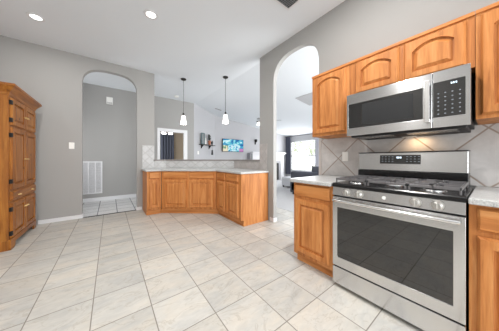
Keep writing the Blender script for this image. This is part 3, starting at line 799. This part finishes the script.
for k in range(26):
    a = random.uniform(0, 2 * PI); L = random.uniform(0.08, 0.17); h = random.uniform(0.04, 0.24)
    c, s_ = math.cos(a), math.sin(a); w = 0.028
    mb.faces([(0, 0, 0.17), (c * L * 0.5 - s_ * w, s_ * L * 0.2 + c * w, 0.17 + h), (c * L, s_ * L * 0.30, 0.17 + h * 0.8), (c * L * 0.5 + s_ * w, s_ * L * 0.2 - c * w, 0.17 + h)], [(0, 1, 2, 3)])
lf = mb.build('foliage', 'leaf_dark', t); lf.modifiers.new('thick', 'SOLIDIFY').thickness = 0.004
t = thing('bird_figurine', 'small dark bird figurine toward the right end of the wall shelf', 'figurine', onwall(0.74, 1.686, 0.08), wa)
MB().lathe([(0.0, 0.0), (0.04, 0.0), (0.035, 0.02), (0.012, 0.035), (0.03, 0.06), (0.042, 0.10), (0.03, 0.14), (0.0, 0.16)]).build('body', 'black_matte', t, smooth=True)
MB().lathe([(0.0, -0.03), (0.022, -0.01), (0.022, 0.01), (0.0, 0.03)], (0.02, 0, 0.165)).build('head', 'black_matte', t, smooth=True)
MB().tube([(0.035, 0, 0.165), (0.07, 0, 0.16)], [0.008, 0.001], 6).build('beak', 'black_matte', t)
t = thing('hanging_tassel', 'dark tassel hanging below the right end of the wall shelf', 'ornament', onwall(0.66, 1.655, 0.165), wa)
MB().tube([(0, 0, 0), (0, 0, -0.16)], 0.004, 6).build('cord', 'iron', t)
MB().lathe([(0.0, -0.15), (0.025, -0.17), (0.03, -0.22), (0.04, -0.36), (0.0, -0.36)]).build('tuft', 'black_matte', t, smooth=True)

# fireplace surround on the television wall
fp = thing('fireplace_mantel', 'white fireplace mantel surround with dark firebox on the far living room wall', 'fireplace', (5.45, 7.1, 0))
FW = 2.18
mb = MB().prism([(0, 0), (0, 1.36), (FW, 1.36), (FW, 0), (FW - 0.25, 0), (FW - 0.25, 1.05), (0.25, 1.05), (0.25, 0)], 'y', -0.16, -0.002); mb.build('surround', 'white', fp, bevel=0.006)
MB().box(-0.07, FW + 0.07, -0.26, -0.002, 1.42, 1.48).build('mantel_shelf', 'white', fp, bevel=0.008)
MB().box(-0.03, FW + 0.03, -0.20, -0.002, 1.36, 1.42).build('cornice', 'white', fp, bevel=0.008)
MB().box(0.25, FW - 0.25, -0.08, -0.01, 0.0, 1.05).build('firebox', 'hearth', fp)
M['slate'] = plain('slate_tile', srgb(150, 150, 154), 0.5, noise=0.15)
MB().rings(frame_rings(0.25, FW - 0.25, 0.0, 1.05, 0.36, FW - 0.36, 0.02, 0.92, -0.08, -0.12), cap=False).build('tile_border', 'slate', fp)
t = thing('tower_speaker', 'slim grey upright cabinet standing beside the left end of the white mantel', 'speaker', (5.20, 6.92, 0))
MB().box(0, 0.13, -0.12, 0.14, 0.02, 1.42).build('cabinet', 'slate', t, bevel=0.01)
MB().box(0.02, 0.11, -0.128, -0.12, 0.10, 1.38).build('grille', 'mid_grey', t)
MB().box(-0.02, 0.15, -0.14, 0.16, 0.0, 0.02).build('plinth', 'black_matte', t)
t = thing('wall_sconce', 'small dark wall sconce above the left end of the white mantel', 'sconce', (5.72, 7.1, 2.0))
MB().box(-0.035, 0.035, -0.02, -0.001, -0.15, 0.1).build('back_plate', 'iron', t, bevel=0.004)
MB().lathe([(0.03, -0.05), (0.05, 0.0), (0.06, 0.10), (0.05, 0.10), (0.0, -0.03)], (0, -0.08, 0)).build('cup', 'iron', t, smooth=True)

# curtains
def curtain(name, label, cat, p0, p1, z0, z1, mat, folds, depth=0.05, thick=0.012):
    p0, p1 = Vector(p0), Vector(p1); dv = p1 - p0; L = dv.length; u = dv / L; nn = Vector((-u.y, u.x))
    N = folds * 8; front = []; 
    for k in range(N + 1):
        f = k / N; off = depth * math.sin(2 * PI * folds * f) * (0.8 + 0.2 * math.sin(5.1 * f))
        front.append(p0 + u * L * f + nn * off)
    back = [p + nn * thick for p in front][::-1]
    o = MB().prism([(p.x, p.y) for p in front + back], 'z', z0, z1).build(name, mat, smooth=True)
    return tag(o, label, cat)
curtain('curtain', 'dark grey curtain panel at the left of the living room window', 'curtain', (7.86, 7.02), (7.86, 6.68), 0.30, 2.34, 'curtain', 4, 0.04)
curtain('curtain', 'pale grey curtain panel at the right side of the living room window', 'curtain', (7.86, 5.16), (7.86, 4.80), 0.30, 2.34, 'sheer', 4, 0.04)
t = thing('curtain_rod', 'dark thin curtain rod above the living room window', 'curtain rod', (7.86, 6.0, 2.31))
MB().tube([(0, -1.1, 0.05), (0, 1.06, 0.05)], 0.012, 8).build('rod', 'iron', t)
for y in (-1.0, 1.0): MB().box(0, 0.139, y - 0.01, y + 0.01, 0.035, 0.065).build('bracket', 'iron', t)
curtain('bedroom_curtain', 'long navy curtain seen through the bedroom doorway', 'curtain', (1.80, 9.08), (2.40, 9.08), 0.05, 2.33, 'curtain_navy', 5, 0.045)

# bedroom ceiling light
t = thing('bedroom_ceiling_light', 'bright white three-shade ceiling light seen through the bedroom doorway', 'ceiling light', (1.78, 7.7, 2.5))
MB().lathe([(0.08, -0.001), (0.08, -0.03), (0.02, -0.05), (0.02, -0.22), (0.05, -0.26), (0, -0.28)]).build('stem', 'white', t, smooth=True)
for k in range(4):
    a = k * PI / 2 + 0.5; c, s_ = math.cos(a), math.sin(a)
    MB().tube([(0.03 * c, 0.03 * s_, -0.24), (0.16 * c, 0.16 * s_, -0.27)], 0.010, 8).build('arm', 'white', t)
    MB().lathe([(0.03, -0.27), (0.06, -0.31), (0.085, -0.38), (0.0, -0.38)], (0.17 * c, 0.17 * s_, 0)).build('lamp_shade', 'bulb', t, smooth=True)

# ceiling fan in the living room, mostly behind the column
t = thing('ceiling_fan', 'living room ceiling fan mostly hidden behind the grey column', 'ceiling fan', (3.80, 4.10, 2.93))
MB().lathe([(0.07, 0.0), (0.06, -0.05), (0.018, -0.07), (0.018, -0.5), (0.09, -0.53), (0.11, -0.60), (0.09, -0.68), (0.04, -0.70), (0, -0.70)]).build('motor', 'mid_grey', t, smooth=True)
for k in range(5):
    a = -0.647 + k * 2 * PI / 5
    mb = MB().prism([(0.09, -0.02), (0.18, -0.05), (0.39, -0.055), (0.41, 0), (0.39, 0.055), (0.18, 0.05), (0.09, 0.02)], 'z', -0.012, 0.0)
    mb.xform(Matrix.Translation((0, 0, -0.62)) @ Matrix.Rotation(a, 4, 'Z') @ Matrix.Rotation(0.2, 4, 'X')).build('blade', 'mid_grey', t, bevel=0.003)
for k in range(3):
    a = 2.494 + k * 2 * PI / 3
    MB().tube([(0, 0, -0.69), (0.27 * math.cos(a), 0.27 * math.sin(a), -0.68)], 0.012, 8).build('lamp_arm', 'mid_grey', t)
    MB().lathe([(0.02, -0.68), (0.05, -0.70), (0.07, -0.78), (0.0, -0.78)], (0.27 * math.cos(a), 0.27 * math.sin(a), 0)).build('lamp_shade', 'shade', t, smooth=True)

# sofa
def cushion(x0, x1, y0, y1, z0, z1, name, mat, parent, b=0.06):
    return MB().box(x0, x1, y0, y1, z0, z1).build(name, mat, parent, bevel=b, seg=4)
so = thing('sofa', 'charcoal upholstered sofa seen from behind through the right arch', 'sofa', (4.62, 1.9, 0.004))
cushion(0, 0.95, 0, 2.05, 0.06, 0.40, 'base', 'sofa', so, 0.03)
cushion(0, 0.26, 0, 2.05, 0.06, 0.74, 'backrest', 'sofa', so, 0.07)
for y in (0.0, 1.85): cushion(0.02, 0.95, y, y + 0.20, 0.06, 0.60, 'arm', 'sofa', so, 0.06)
for k in range(2): cushion(0.28, 0.97, 0.21 + k * 0.82, 1.01 + k * 0.82, 0.40, 0.54, 'seat_cushion', 'sofa', so, 0.05)
for x in (0.05, 0.86):
    for y in (0.05, 1.94): MB().box(x, x + 0.05, y, y + 0.05, 0, 0.06).build('foot', 'black_matte', so)
def pillow(label, x, y, z, rz, mat, sz=0.36):
    n = 9; g = []
    mb = MB(); top, bot = [], []
    for i in range(n):
        for j in range(n):
            u, v = i / (n - 1) * 2 - 1, j / (n - 1) * 2 - 1
            h = 0.085 * (1 - u ** 4) ** 0.5 * (1 - v ** 4) ** 0.5
            px_, pz_ = u * sz / 2 * (1 - 0.07 * (1 - v * v)), v * sz / 2 * (1 - 0.07 * (1 - u * u))
            top.append((px_, -h, pz_)); bot.append((px_, h, pz_))
    vs = top + bot; fs = []
    for i in range(n - 1):
        for j in range(n - 1):
            a = i * n + j; fs += [(a, a + n, a + n + 1, a + 1), (a + n * n, a + 1 + n * n, a + n + 1 + n * n, a + n + n * n)]
    mb.faces(vs, fs); bmesh.ops.remove_doubles(mb.bm, verts=mb.bm.verts, dist=1e-5)
    o = mb.build('throw_pillow', mat, smooth=True); o.location = (x, y, z); o.rotation_euler = (-0.25, 0, rz)
    return tag(o, label, 'pillow')
pillow('dark throw pillow propped on the sofa back, nearer the counter', 5.03, 2.62, 0.74, -PI / 2, 'pillow_dark')
pillow('grey throw pillow propped on the sofa back, nearer the curtain', 5.03, 3.25, 0.74, -PI / 2 + 0.1, 'sofa')
ot = thing('ottoman', 'pale grey low ottoman beyond the left end of the charcoal sofa', 'ottoman', (5.55, 4.45, 0.004))
cushion(0, 0.9, 0, 0.75, 0.06, 0.40, 'cushion', 'sofa_pale', ot, 0.05)
for x in (0.04, 0.81):
    for y in (0.04, 0.66): MB().box(x, x + 0.05, y, y + 0.05, 0, 0.06).build('leg', 'black_matte', ot)
# pale hatch in the sloped ceiling
t = thing('ceiling_hatch', 'pale grey rectangular hatch in the sloping living room ceiling', 'hatch', (4.24, 3.43, zc(4.24)), 0); t.rotation_euler = (0, math.atan(SL), 0)
MB().box(0, 0.70, -0.62, 0, -0.012, -0.001).build('panel', 'wall_light', t, bevel=0.003)

# outside the living room window
struct('ground_outside', MB().box(8.3, 40, -10, 25, -0.3, -0.2), 'grass')
def tree(label, x, y, h, r):
    t = thing('garden_tree', label, 'tree', (x, y, -0.2), 0, 'trees outside the living room window')
    MB().tube([(0, 0, 0), (0.05, 0.03, h * 0.35), (0, 0, h * 0.7)], [0.16, 0.12, 0.05], 10).build('trunk', 'bark', t, smooth=True)
    mb = MB()
    for k in range(500):
        v = Vector((random.gauss(0, 1), random.gauss(0, 1), random.gauss(0, 1))).normalized() * r * random.uniform(0.3, 1) ** 0.5
        c = Vector((0, 0, h * 0.68)) + Vector((v.x, v.y, v.z * 0.9))
        a, b = Vector((random.gauss(0, 1), random.gauss(0, 1), random.gauss(0, 1))).normalized() * 0.16, Vector((random.gauss(0, 1), random.gauss(0, 1), random.gauss(0, 1))).normalized() * 0.09
        mb.faces([tuple(c - a), tuple(c + b), tuple(c + a), tuple(c - b)], [(0, 1, 2, 3)])
    mb.build('foliage', 'leaf', t)
tree('pale washed-out tree outside the left half of the living room window', 17, 14.5, 4.6, 1.6)
tree('pale washed-out tree outside the right half of the living room window', 19, 12.2, 4.0, 1.5)
